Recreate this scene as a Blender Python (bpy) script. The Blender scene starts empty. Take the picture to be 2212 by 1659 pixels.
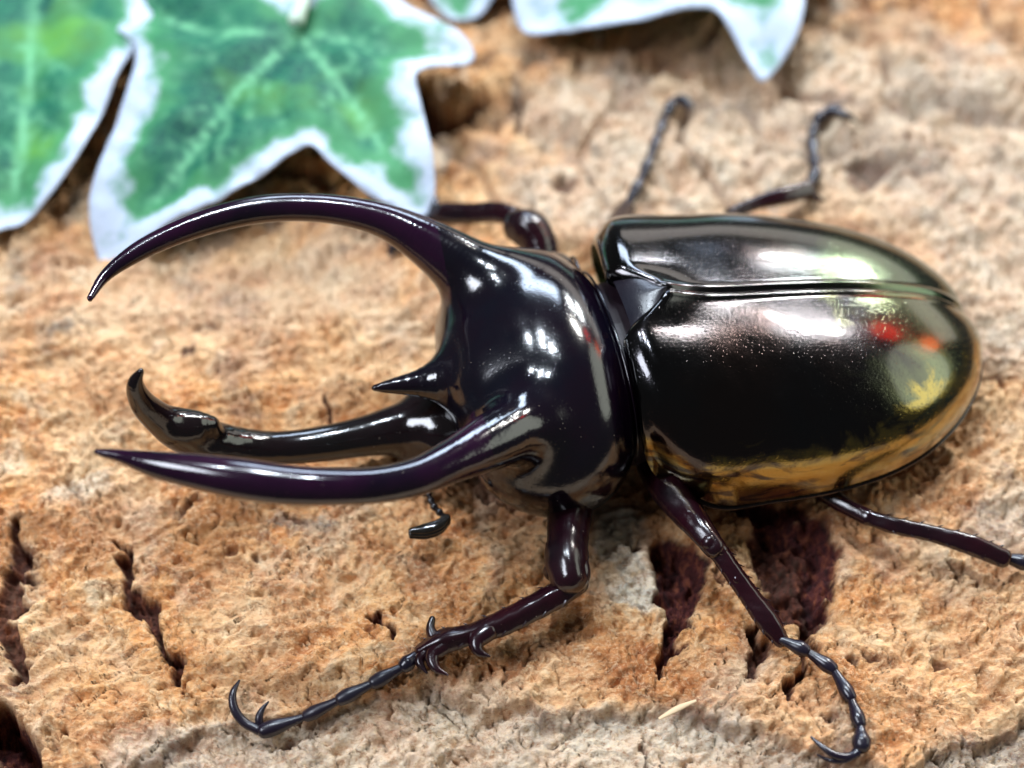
import bpy, math, random
import numpy as np
from mathutils import Vector, Matrix
from mathutils.geometry import delaunay_2d_cdt

# ---------------------------------------------------------------- camera, world, lights
# All modelling numbers are centimetres; CM turns them into metres.
CM = 0.01
sc = bpy.context.scene
col = sc.collection
ELEV = math.radians(52.0)
DIST = 16.0
FPX = 1106.0 / math.tan(math.radians(19.0))
CAM = np.array([0.0, -DIST * math.cos(ELEV), DIST * math.sin(ELEV)])
FW = np.array([0.0, math.cos(ELEV), -math.sin(ELEV)])
UP = np.array([0.0, math.sin(ELEV), math.cos(ELEV)])
RT = np.array([1.0, 0.0, 0.0])

cd = bpy.data.cameras.new('camera')
cam = bpy.data.objects.new('camera', cd)
col.objects.link(cam)
cam.location = Vector(CAM * CM)
cam.rotation_euler = (math.pi / 2 - ELEV, 0, 0)
cd.sensor_width = 36.0
cd.lens = 18.0 / math.tan(math.radians(19.0))
cd.clip_start = 0.005
cd.clip_end = 20.0
cd.dof.use_dof = True
cd.dof.focus_distance = 13.8 * CM
cd.dof.aperture_fstop = 14.5
sc.camera = cam

world = bpy.data.worlds.new('World')
sc.world = world
world.use_nodes = True
bg = world.node_tree.nodes['Background']
bg.inputs['Color'].default_value = (0.92, 0.96, 1.0, 1)
bg.inputs['Strength'].default_value = 0.055

sc.view_settings.view_transform = 'Standard'
sc.view_settings.look = 'None'
sc.view_settings.exposure = 0.45
sc.view_settings.gamma = 1.0


def area_lamp(name, pos, aim, sx, sy, watts, color, spin=0.0):
    ld = bpy.data.lights.new(name, 'AREA')
    ld.shape = 'RECTANGLE'
    ld.size = sx * CM
    ld.size_y = sy * CM
    ld.energy = watts
    ld.color = color
    o = bpy.data.objects.new(name, ld)
    col.objects.link(o)
    o.location = Vector(pos) * CM
    q = (Vector(aim) - Vector(pos)).to_track_quat('-Z', 'Y')
    o.rotation_euler = (q.to_matrix() @ Matrix.Rotation(spin, 3, 'Z')).to_euler()
    return o


def lamp_dir(az, el, dist):
    """azimuth from +x (image right) towards +y (away from the camera), elevation, distance -> position"""
    a, b = math.radians(az), math.radians(el)
    return (dist * math.cos(b) * math.cos(a), dist * math.cos(b) * math.sin(a), dist * math.sin(b))


# pale wall low behind, lamps near it, window panes overhead, windows on the left and right
area_lamp('pale_wall_glow', lamp_dir(58, 12, 130), (0, 0, 0), 110, 24, 1.0, (1.0, 0.93, 0.86))
area_lamp('back_window', lamp_dir(86, 33, 130), (0, 0, 0), 62, 26, 7.5, (0.66, 0.80, 1.0))
area_lamp('tube_lamp', lamp_dir(50, 38, 110), (0, 0, 1), 15, 2.6, 3.6, (1.0, 0.97, 0.92), 0.25)
area_lamp('tube_lamp', lamp_dir(60, 27, 110), (0, 0, 1), 8, 2.6, 2.0, (0.92, 0.97, 1.0))
area_lamp('tube_lamp', lamp_dir(53, 22, 110), (0, 0, 1), 8, 2.6, 2.0, (0.92, 0.97, 1.0))
for az, el, sx, sy in ((101, 67, 1.4, 3.4), (107, 71, 1.4, 3.4), (135, 62, 3.0, 4.0), (75, 74, 2.0, 3.0)):
    area_lamp('window_pane', lamp_dir(az, el, 110), (0, 0, 1), sx, sy, 2.8, (0.80, 0.90, 1.0))
area_lamp('side_window', lamp_dir(196, 50, 110), (0, 0, 1), 44, 30, 6.5, (0.84, 0.89, 1.0))
area_lamp('right_window', lamp_dir(12, 24, 110), (0, 0, 1), 90, 48, 2.0, (0.94, 1.0, 0.86), 0.3).data.shape = 'ELLIPSE'
for az, el, c in ((42, 29, (1.0, 0.04, 0.03)), (34, 20, (1.0, 0.12, 0.02))):
    area_lamp('red_glint_light', lamp_dir(az, el, 110), (0, 0, 1), 12, 12, 0.16, c).data.shape = 'DISK'  # added lights that make two red glints on the wing cases


# ---------------------------------------------------------------- pixel helpers (photo seen at 2212 x 1659)
def ray(px, py):
    return FW + (px - 1106.0) / FPX * RT - (py - 829.5) / FPX * UP


def P(px, py, z):
    d = ray(px, py)
    return CAM + d * ((z - CAM[2]) / d[2])


def depth(p):
    return float((np.asarray(p) - CAM) @ FW)


def project(p):
    q = np.asarray(p) - CAM
    k = q @ FW
    return 1106 + FPX * (q @ RT) / k, 829.5 - FPX * (q @ UP) / k


# beetle frame: s along the body towards the tail, t towards the camera side, z up
BA = 0.241
BO = np.array([1.065, -0.501, 0.0])
BU = np.array([math.cos(BA), math.sin(BA), 0.0])
BV = np.array([math.sin(BA), -math.cos(BA), 0.0])


def to_local(p):
    q = np.asarray(p, float) - BO
    return np.stack([q @ BU, q @ BV, q[..., 2]], -1)


def to_world(l):
    l = np.asarray(l, float)
    return BO + l[..., 0:1] * BU + l[..., 1:2] * BV + l[..., 2:3] * np.array([0, 0, 1.0])


def PM(px, py):
    d = ray(px, py)
    return CAM + d * (((BO - CAM) @ BV) / (d @ BV))


# ---------------------------------------------------------------- noise
_rng = np.random.default_rng(7)
_perm = _rng.permutation(512)
_ang = _rng.random(512) * 2 * math.pi
_gx, _gy = np.cos(_ang), np.sin(_ang)


def perlin(x, y):
    xi, yi = np.floor(x).astype(int), np.floor(y).astype(int)
    fx, fy = x - xi, y - yi

    def g(ix, iy, dx, dy):
        h = _perm[(_perm[ix & 511] + iy) & 511]
        return _gx[h] * dx + _gy[h] * dy
    u = fx * fx * fx * (fx * (fx * 6 - 15) + 10)
    v = fy * fy * fy * (fy * (fy * 6 - 15) + 10)
    a = g(xi, yi, fx, fy) * (1 - u) + g(xi + 1, yi, fx - 1, fy) * u
    b = g(xi, yi + 1, fx, fy - 1) * (1 - u) + g(xi + 1, yi + 1, fx - 1, fy - 1) * u
    return (a * (1 - v) + b * v) * 1.5


def fbm(x, y, f, o=4, ox=0.0):
    s, a = 0.0, 1.0
    for i in range(o):
        s = s + a * perlin(x * f + ox + 17.3 * i, y * f - ox + 9.1 * i)
        a *= 0.5
        f *= 2.03
    return s


def sstep(a, b, x):
    t = np.clip((x - a) / (b - a), 0, 1)
    return t * t * (3 - 2 * t)


def seg_dist(x, y, pts):
    """distance to a polyline with interpolated width; returns distance / width and the nearest width"""
    best = np.full(np.shape(x), 1e9)
    for (a, b) in zip(pts[:-1], pts[1:]):
        ax, ay, aw = a
        bx, by, bw = b
        dx, dy = bx - ax, by - ay
        t = np.clip(((x - ax) * dx + (y - ay) * dy) / (dx * dx + dy * dy + 1e-9), 0, 1)
        d = np.hypot(x - ax - t * dx, y - ay - t * dy) / (aw + t * (bw - aw))
        best = np.minimum(best, d)
    return best


# ---------------------------------------------------------------- mesh helpers
def link_mesh(name, verts, faces, mat, parent=None, smooth=True, normals=None):
    me = bpy.data.meshes.new(name)
    v = np.asarray(verts, float) * CM
    me.from_pydata(v.tolist() if len(v) < 20000 else [tuple(q) for q in v.tolist()], [], faces)
    if smooth:
        me.polygons.foreach_set('use_smooth', np.ones(len(me.polygons), bool))
    me.update()
    if normals is not None:
        me.normals_split_custom_set_from_vertices([tuple(n) for n in normals])
    me.materials.append(mat)
    o = bpy.data.objects.new(name, me)
    col.objects.link(o)
    if parent is not None:
        o.parent = parent
        o.matrix_parent_inverse = parent.matrix_world.inverted()
    return o


def grid_object(name, V, mat, parent=None, **kw):
    n, m = V.shape[:2]
    i = np.arange(n - 1)[:, None] * m + np.arange(m - 1)[None]
    f = np.stack([i, i + 1, i + m + 1, i + m], -1).reshape(-1, 4)
    return link_mesh(name, V.reshape(-1, 3), f.tolist(), mat, parent, **kw)


def spline(pts, n):
    """Catmull-Rom through rows of pts (any columns), n samples"""
    p = np.asarray(pts, float)
    d = np.r_[0, np.cumsum(np.maximum(1e-6, np.linalg.norm(np.diff(p[:, :3], axis=0), axis=1)))]
    m = np.gradient(p, d, axis=0) if len(p) > 2 else np.tile((p[1] - p[0]) / d[1], (2, 1))
    x = np.linspace(0, d[-1], n)
    i = np.clip(np.searchsorted(d, x, side='right') - 1, 0, len(d) - 2)
    h = (d[i + 1] - d[i])[:, None]
    t = ((x - d[i])[:, None]) / h
    return ((2 * t ** 3 - 3 * t ** 2 + 1) * p[i] + (t ** 3 - 2 * t ** 2 + t) * h * m[i]
            + (-2 * t ** 3 + 3 * t ** 2) * p[i + 1] + (t ** 3 - t ** 2) * h * m[i + 1])


class Shape:
    """collects tubes into one mesh"""

    def __init__(self):
        self.v, self.f = [], []

    def tube(self, pts, n=None, k=14, flat=1.0, ref=(0, 0, 1), ridge=0.0):
        """pts rows x,y,z,r : swept round section with rounded ends"""
        p = np.asarray(pts, float)
        n = n or max(8, 5 * len(p))
        q = spline(p, n)
        c, r = q[:, :3], np.maximum(q[:, 3], 1e-4)
        tg = np.gradient(c, axis=0)
        tg /= np.linalg.norm(tg, axis=1)[:, None] + 1e-12
        # rounded end rings
        def cap(c0, t0, r0, sgn):
            rows = []
            for a in (0.35, 0.8, 1.2):
                rows.append((c0 + sgn * t0 * r0 * math.sin(a) * 0.8, r0 * math.cos(a)))
            return rows
        head = cap(c[0], tg[0], r[0], -1)[::-1]
        tail = cap(c[-1], tg[-1], r[-1], 1)
        cc = np.array([h[0] for h in head] + list(c) + [h[0] for h in tail])
        rr = np.array([h[1] for h in head] + list(r) + [h[1] for h in tail])
        tt = np.concatenate([np.tile(tg[0], (3, 1)), tg, np.tile(tg[-1], (3, 1))])
        base = len(self.v)
        u = np.cross(tt[0], ref)
        if np.linalg.norm(u) < 1e-3:
            u = np.cross(tt[0], (0, 1, 0))
        for j in range(len(cc)):
            u = u - tt[j] * (u @ tt[j])
            u /= np.linalg.norm(u) + 1e-12
            w = np.cross(tt[j], u)
            for i in range(k):
                a = 2 * math.pi * i / k
                g = 1.0 if ridge == 0 else 1 + ridge * (math.cos(4 * a + 0.6) + 0.45 * math.sin(j * 1.9 + 5 * a) * math.sin(j * 0.83))
                self.v.append(cc[j] + g * rr[j] * (u * math.cos(a) + flat * w * math.sin(a)))
        m = len(cc)
        for j in range(m - 1):
            for i in range(k):
                a = base + j * k + i
                b = base + j * k + (i + 1) % k
                self.f.append((a, b, b + k, a + k))
        self.f.append(tuple(base + i for i in range(k))[::-1])
        self.f.append(tuple(base + (m - 1) * k + i for i in range(k)))
        return self

    def build(self, name, mat, parent=None):
        return link_mesh(name, self.v, self.f, mat, parent)


def tag(o, label, cat=None, group=None, kind=None):
    o['label'] = label
    if cat:
        o['category'] = cat
    if group:
        o['group'] = group
    if kind:
        o['kind'] = kind
    return o


# ---------------------------------------------------------------- materials
class Nodes:
    def __init__(self, name):
        self.m = bpy.data.materials.new(name)
        self.m.use_nodes = True
        self.t = self.m.node_tree
        self.b = self.t.nodes['Principled BSDF']
        tc = self.t.nodes.new('ShaderNodeTexCoord')
        mp = self.t.nodes.new('ShaderNodeMapping')
        mp.inputs['Scale'].default_value = (100, 100, 100)
        self.t.links.new(tc.outputs['Object'], mp.inputs['Vector'])
        self.co = mp.outputs['Vector']

    def link(self, a, b):
        self.t.links.new(a, b)

    def noise(self, scale, detail=4, rough=0.55, dist=0.0, stretch=None, rot=0.0):
        n = self.t.nodes.new('ShaderNodeTexNoise')
        n.inputs['Scale'].default_value = scale
        n.inputs['Detail'].default_value = detail
        n.inputs['Roughness'].default_value = rough
        n.inputs['Distortion'].default_value = dist
        co = self.co
        if stretch:
            mp = self.t.nodes.new('ShaderNodeMapping')
            mp.inputs['Scale'].default_value = stretch
            mp.inputs['Rotation'].default_value = (0, 0, rot)
            self.link(co, mp.inputs['Vector'])
            co = mp.outputs['Vector']
        self.link(co, n.inputs['Vector'])
        return n.outputs['Fac']

    def voronoi(self, scale, feature='F1', out='Distance'):
        n = self.t.nodes.new('ShaderNodeTexVoronoi')
        n.feature = feature
        n.inputs['Scale'].default_value = scale
        self.link(self.co, n.inputs['Vector'])
        return n.outputs[out]

    def attr(self, name):
        n = self.t.nodes.new('ShaderNodeAttribute')
        n.attribute_name = name
        return n.outputs['Fac']

    def ramp(self, fac, stops):
        n = self.t.nodes.new('ShaderNodeValToRGB')
        e = n.color_ramp.elements
        while len(e) < len(stops):
            e.new(0.5)
        for el, (p, c) in zip(e, stops):
            el.position = p
            el.color = (c, c, c, 1) if isinstance(c, (int, float)) else (*c, 1)
        self.link(fac, n.inputs['Fac'])
        return n.outputs['Color']

    def mix(self, fac, a, b, mode='MIX'):
        n = self.t.nodes.new('ShaderNodeMix')
        n.data_type = 'RGBA'
        n.blend_type = mode
        n.clamp_factor = True
        for sock, val in ((n.inputs['Factor'], fac), (n.inputs['A'], a), (n.inputs['B'], b)):
            pass
        fs = [i for i in n.inputs if i.name == 'Factor' and i.type == 'VALUE'][0]
        as_ = [i for i in n.inputs if i.name == 'A' and i.type == 'RGBA'][0]
        bs = [i for i in n.inputs if i.name == 'B' and i.type == 'RGBA'][0]
        for s, v in ((fs, fac), (as_, a), (bs, b)):
            if isinstance(v, bpy.types.NodeSocket):
                self.link(v, s)
            elif isinstance(v, (int, float)):
                s.default_value = v
            else:
                s.default_value = (*v, 1)
        return [o for o in n.outputs if o.type == 'RGBA'][0]

    def math(self, op, a, b=0.0):
        n = self.t.nodes.new('ShaderNodeMath')
        n.operation = op
        for s, v in ((n.inputs[0], a), (n.inputs[1], b)):
            if isinstance(v, bpy.types.NodeSocket):
                self.link(v, s)
            else:
                s.default_value = v
        return n.outputs[0]

    def bump(self, h, strength, distance):
        n = self.t.nodes.new('ShaderNodeBump')
        n.inputs['Strength'].default_value = strength
        n.inputs['Distance'].default_value = distance * CM
        self.link(h, n.inputs['Height'])
        self.link(n.outputs['Normal'], self.b.inputs['Normal'])
        return n

    def set(self, **kw):
        for k, v in kw.items():
            s = self.b.inputs[k.replace('_', ' ')]
            if isinstance(v, bpy.types.NodeSocket):
                self.link(v, s)
            elif isinstance(v, tuple):
                s.default_value = (*v, 1)
            else:
                s.default_value = v
        return self.m


def shell_material(name, c1, c2, metallic, rough, ior, grain=0.25, coat=0.0, bits=26):
    n = Nodes(name)
    v = n.noise(1.4, 3)
    base = n.mix(n.ramp(v, ((0.35, 0.0), (0.65, 1.0))), c1, c2)
    rv = n.ramp(n.noise(2.2, 5), ((0.3, rough * 0.75), (0.75, rough * 1.6)))
    dust = n.math('MULTIPLY', n.ramp(n.voronoi(11), ((0.03, 1.0), (0.07, 0.0))), n.ramp(n.noise(1.2, 3), ((0.5, 0.0), (0.62, 1.0))))
    base = n.mix(dust, base, (0.20, 0.16, 0.12))
    rv = n.math('ADD', rv, n.math('MULTIPLY', dust, 0.4))
    n.set(Base_Color=base, Metallic=metallic, Roughness=rv, IOR=ior, Coat_Weight=coat, Coat_Roughness=0.035, Coat_IOR=1.7)
    fine = n.noise(38, 3, 0.6)
    pits = n.ramp(n.voronoi(bits), ((0.0, 0.0), (0.22, 1.0)))
    n.bump(n.mix(0.5, fine, pits), grain, 0.004)
    return n.m


def elytra_material():
    n = Nodes('bronze_green_elytron')
    v = n.noise(1.1, 5, 0.6, 0.5)
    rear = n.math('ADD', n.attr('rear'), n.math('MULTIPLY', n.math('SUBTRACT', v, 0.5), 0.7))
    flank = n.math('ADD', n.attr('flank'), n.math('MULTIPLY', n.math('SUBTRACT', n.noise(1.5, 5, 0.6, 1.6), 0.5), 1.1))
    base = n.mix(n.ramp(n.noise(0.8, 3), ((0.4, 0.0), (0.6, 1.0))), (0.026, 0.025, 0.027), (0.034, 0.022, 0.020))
    base = n.mix(n.ramp(rear, ((0.56, 0.0), (0.72, 1.0))), base, (0.100, 0.110, 0.060))  # olive sheen and mottled reflections painted into the colour towards the tip
    base = n.mix(n.math('MULTIPLY', n.ramp(flank, ((0.46, 0.0), (0.60, 1.0))), n.ramp(n.noise(1.5, 4, 0.55, 2.0, stretch=(0.8, 1.0, 3.0), rot=-0.24), ((0.40, 0.06), (0.52, 1.0)))), base, (0.27, 0.20, 0.050))  # the bark's gold reflection, painted into the near flank's colour
    base = n.mix(n.math('MULTIPLY', n.attr('far'), n.ramp(v, ((0.35, 0.3), (0.6, 1.0)))), base, (0.016, 0.070, 0.034))  # green reflection of the leaves, painted into the far side's colour
    rv = n.ramp(n.noise(3.0, 6, 0.65), ((0.3, 0.08), (0.75, 0.20)))
    n.set(Base_Color=base, Metallic=1.0, Roughness=rv, Coat_Weight=0.6, Coat_Roughness=0.05, Coat_IOR=1.5)
    fine = n.noise(34, 3, 0.65)
    pits = n.ramp(n.voronoi(24), ((0.0, 0.0), (0.25, 1.0)))
    n.bump(n.mix(0.5, fine, pits), 0.55, 0.005)
    return n.m


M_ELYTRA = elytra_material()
M_PRON = shell_material('black_pronotum', (0.002, 0.002, 0.005), (0.004, 0.001, 0.004), 0.0, 0.11, 1.62, 0.40)
M_HORN = shell_material('purple_black_horn', (0.014, 0.0015, 0.012), (0.004, 0.001, 0.006), 0.0, 0.12, 1.62, 0.25)
M_HEAD = shell_material('brown_black_head', (0.004, 0.003, 0.003), (0.007, 0.003, 0.004), 0.0, 0.12, 1.6, 0.25)
M_LEG = shell_material('maroon_black_leg', (0.018, 0.002, 0.005), (0.006, 0.002, 0.004), 0.0, 0.18, 1.55, 0.45)
M_TARSUS = shell_material('blue_black_tarsus', (0.012, 0.010, 0.018), (0.008, 0.004, 0.010), 0.0, 0.26, 1.5, 0.35)
M_BELLY = shell_material('dark_underside', (0.010, 0.004, 0.008), (0.014, 0.006, 0.011), 0.0, 0.42, 1.45, 0.6)
M_SCUT = shell_material('satin_scutellum', (0.006, 0.006, 0.012), (0.008, 0.005, 0.010), 0.0, 0.30, 1.5, 0.8)
M_EYE = shell_material('black_eye', (0.01, 0.008, 0.006), (0.012, 0.01, 0.008), 0.0, 0.1, 1.6, 0.5)


def bark_material():
    n = Nodes('cork_bark')
    big = n.noise(0.55, 5, 0.6, 0.4)
    mid = n.noise(2.2, 6, 0.65, 0.6)
    fib = n.noise(1.0, 7, 0.7, 0.8, stretch=(3.0, 9.0, 4.0), rot=0.5)
    fine = n.noise(14, 5, 0.7)
    base = n.ramp(mid, ((0.30, (0.40, 0.135, 0.040)), (0.42, (0.64, 0.275, 0.090)), (0.55, (0.74, 0.405, 0.170)), (0.70, (0.82, 0.60, 0.36))))
    base = n.mix(n.ramp(big, ((0.44, 0.0), (0.62, 0.7))), base, (0.76, 0.52, 0.30))
    base = n.mix(n.ramp(n.noise(0.8, 4, 0.6, 0.6), ((0.34, 0.7), (0.46, 0.0))), base, (0.58, 0.24, 0.085))
    base = n.mix(n.math('MULTIPLY', n.attr('red'), 0.75), base, n.ramp(mid, ((0.3, (0.27, 0.075, 0.022)), (0.7, (0.50, 0.22, 0.08)))))
    base = n.mix(n.ramp(fib, ((0.32, 0.85), (0.46, 0.0))), base, (0.27, 0.105, 0.045))
    pale = n.ramp(fine, ((0.3, (0.50, 0.43, 0.33)), (0.7, (0.74, 0.68, 0.57))))
    base = n.mix(n.math('MULTIPLY', n.attr('pale'), n.ramp(mid, ((0.25, 0.45), (0.6, 1.0)))), base, pale)
    base = n.mix(n.math('MULTIPLY', n.attr('grey'), n.ramp(fib, ((0.35, 1.0), (0.65, 0.35)))), base,
                 n.ramp(fine, ((0.3, (0.10, 0.085, 0.075)), (0.7, (0.30, 0.27, 0.24)))))
    base = n.mix(n.ramp(fine, ((0.32, 0.65), (0.46, 0.0))), base, (0.24, 0.085, 0.03))
    base = n.mix(n.ramp(n.noise(26, 4, 0.7), ((0.52, 0.0), (0.70, 0.6))), base, (0.80, 0.62, 0.38))
    gr = n.noise(11, 5, 0.7, 1.0, stretch=(1.0, 2.2, 1.0), rot=0.5)
    base = n.mix(n.ramp(gr, ((0.32, 0.6), (0.47, 0.0))), base, (0.42, 0.16, 0.055))
    base = n.mix(n.ramp(gr, ((0.53, 0.0), (0.70, 0.6))), base, (0.84, 0.62, 0.39))
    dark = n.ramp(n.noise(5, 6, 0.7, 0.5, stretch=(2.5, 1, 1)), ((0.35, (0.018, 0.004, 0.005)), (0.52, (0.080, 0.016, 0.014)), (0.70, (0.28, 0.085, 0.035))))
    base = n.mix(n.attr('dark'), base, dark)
    n.set(Base_Color=base, Roughness=0.85, IOR=1.35)
    h = n.mix(0.65, n.noise(9, 4, 0.6, 0.5, stretch=(1.5, 4, 2), rot=0.5), n.noise(30, 4, 0.75))
    h = n.mix(0.4, h, gr)
    n.bump(h, 1.0, 0.06)
    return n.m


M_BARK = bark_material()

# ---------------------------------------------------------------- bark
def gp(*pts):
    """photo points with half-width in photo pixels -> ground points with width in cm"""
    r = []
    for (px, py, w) in pts:
        q = P(px, py, 0)
        r.append((q[0], q[1], w * depth(q) / FPX))
    return r


# (polyline, depth cm, dark mask, pale, grey)
CRACKS = [
    (gp((255, 1165, 8), (272, 1250, 20), (300, 1312, 22), (350, 1392, 14), (402, 1475, 20)), 0.22, 0.95),
    (gp((35, 1130, 14), (22, 1260, 26), (18, 1330, 30), (28, 1440, 24)), 0.22, 0.9),
    (gp((-20, 1540, 40), (10, 1610, 60), (40, 1680, 60)), 0.7, 1.0),
    (gp((820, 1318, 8), (835, 1350, 16), (850, 1384, 10)), 0.2, 0.95),
    (gp((1455, 1185, 46), (1470, 1250, 62), (1465, 1318, 42), (1448, 1400, 14), (1442, 1475, 9)), 0.28, 1.0),
    (gp((1660, 1160, 60), (1700, 1235, 85), (1725, 1300, 66), (1735, 1340, 30)), 0.26, 0.95),
    (gp((1610, 1110, 40), (1690, 1120, 60), (1760, 1150, 40), (1772, 1300, 26)), 0.24, 1.0),
    (gp((1652, 1345, 14), (1640, 1400, 24), (1615, 1450, 22)), 0.25, 0.9),
    (gp((1735, 1330, 12), (1745, 1400, 12), (1710, 1500, 16)), 0.2, 0.85),
    (gp((1560, 1280, 8), (1550, 1220, 12)), 0.1, 0.7),
    (gp((705, 862, 5), (708, 900, 9), (700, 925, 4)), 0.1, 0.9),
    (gp((385, 768, 14), (405, 760, 16)), 0.05, 0.8),
    (gp((425, 728, 16), (445, 718, 16)), 0.05, 0.55),
    (gp((905, 200, 20), (960, 262, 30), (1020, 235, 14)), 0.5, 0.9),
    (gp((1110, 290, 14), (1120, 250, 12), (1130, 190, 6)), 0.25, 0.7),
    (gp((545, 395, 20), (640, 402, 24), (720, 400, 16)), 0.12, 0.7),
    (gp((1850, 390, 36), (1900, 360, 30)), 0.2, 0.5),
    (gp((1650, 330, 24), (1690, 350, 16)), 0.15, 0.4),
    (gp((1700, 190, 20), (1760, 230, 14)), 0.2, 0.45),
    (gp((590, 1570, 8), (640, 1555, 16), (700, 1545, 6)), 0.12, 0.8),
    (gp((640, 1110, 10), (665, 1130, 14)), 0.08, 0.5),
    (gp((1020, 1040, 20), (1110, 1060, 14)), 0.05, 0.5),
    (gp((1370, 1590, 5), (1390, 1660, 7)), 0.08, 0.6),
    (gp((140, 1020, 8), (170, 1080, 8), (200, 1120, 5)), 0.06, 0.3),
    (gp((1100, 1450, 18), (1120, 1435, 10)), 0.05, 0.3),
    (gp((2060, 1215, 20), (2120, 1255, 8)), 0.1, 0.4),
]
PALE = [
    (gp((1250, 420, 150), (1700, 260, 260), (2150, 300, 300), (2150, 700, 120)), 0.75),
    (gp((60, 620, 120), (500, 640, 120), (800, 620, 80)), 0.35),
    (gp((1320, 1110, 36), (1345, 1180, 60), (1380, 1260, 46), (1390, 1310, 16)), 0.95),
    (gp((1180, 1600, 60), (1350, 1610, 70), (1560, 1600, 70)), 0.85),
    (gp((300, 1660, 80), (480, 1620, 60), (560, 1600, 40)), 0.7),
    (gp((2150, 1150, 60), (2212, 1110, 60)), 0.6),
    (gp((150, 1080, 40), (210, 1060, 40)), 0.6),
    (gp((1200, 260, 90), (1330, 220, 110), (1320, 340, 80)), 0.75),
    (gp((2050, 150, 120), (2150, 280, 120), (2050, 420, 90)), 0.7),
    (gp((1600, 300, 60), (1780, 330, 70)), 0.6),
    (gp((960, 1540, 70), (1060, 1530, 70)), 0.55),
    (gp((640, 580, 40), (780, 520, 50)), 0.45),
]
GREY = [
    (gp((640, 1140, 30), (700, 1150, 36)), 0.9),
    (gp((130, 730, 16), (160, 715, 20)), 0.9),
    (gp((290, 930, 30), (270, 950, 20)), 0.5),
    (gp((520, 900, 40), (560, 870, 20)), 0.45),
    (gp((1930, 370, 60), (2020, 350, 50)), 0.8),
    (gp((1050, 330, 50), (1100, 360, 40)), 0.7),
    (gp((1420, 130, 60), (1560, 110, 60)), 0.55),
    (gp((1790, 60, 60), (2000, 60, 60)), 0.5),
    (gp((2120, 1150, 50), (2200, 1120, 40)), 0.4),
    (gp((2050, 1640, 70), (2212, 1620, 60)), 0.7),
    (gp((1200, 1560, 20), (1420, 1560, 16)), 0.4),
    (gp((25, 560, 20), (30, 620, 20)), 0.8),
    (gp((40, 1190, 24), (60, 1290, 24)), 0.6),
    (gp((920, 1250, 40), (880, 1230, 30)), 0.3),
]
RED = [
    (gp((1020, 1060, 40), (1120, 1070, 50), (1400, 1080, 50)), 0.9),
    (gp((900, 1230, 60), (1000, 1160, 30)), 0.6),
    (gp((1000, 1400, 70), (1200, 1380, 90), (1350, 1430, 80)), 0.7),
    (gp((1540, 1120, 60), (1800, 1110, 60)), 0.8),
    (gp((1500, 1480, 100), (1800, 1500, 90), (2000, 1530, 80)), 0.6),
    (gp((650, 1330, 70), (600, 1480, 60)), 0.55),
    (gp((230, 1130, 20), (310, 1110, 16)), 0.7),
    (gp((120, 1200, 24), (180, 1190, 24)), 0.6),
    (gp((530, 880, 26), (545, 930, 20)), 0.8),
    (gp((1400, 240, 30), (1440, 330, 20)), 0.5),
    (gp((1700, 340, 30), (1800, 300, 30)), 0.35),
]
SHELF = [(-40, 1700), (300, 1655), (440, 1580), (600, 1560), (760, 1520), (840, 1492), (960, 1490), (1040, 1520), (1160, 1520), (1190, 1560), (1330, 1542), (1500, 1535), (1580, 1560), (1700, 1590),
         (1800, 1640), (1900, 1660), (2010, 1625), (2100, 1590), (2260, 1540)]
_shw = np.array([P(a, b, 0)[:2] for a, b in SHELF])


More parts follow.
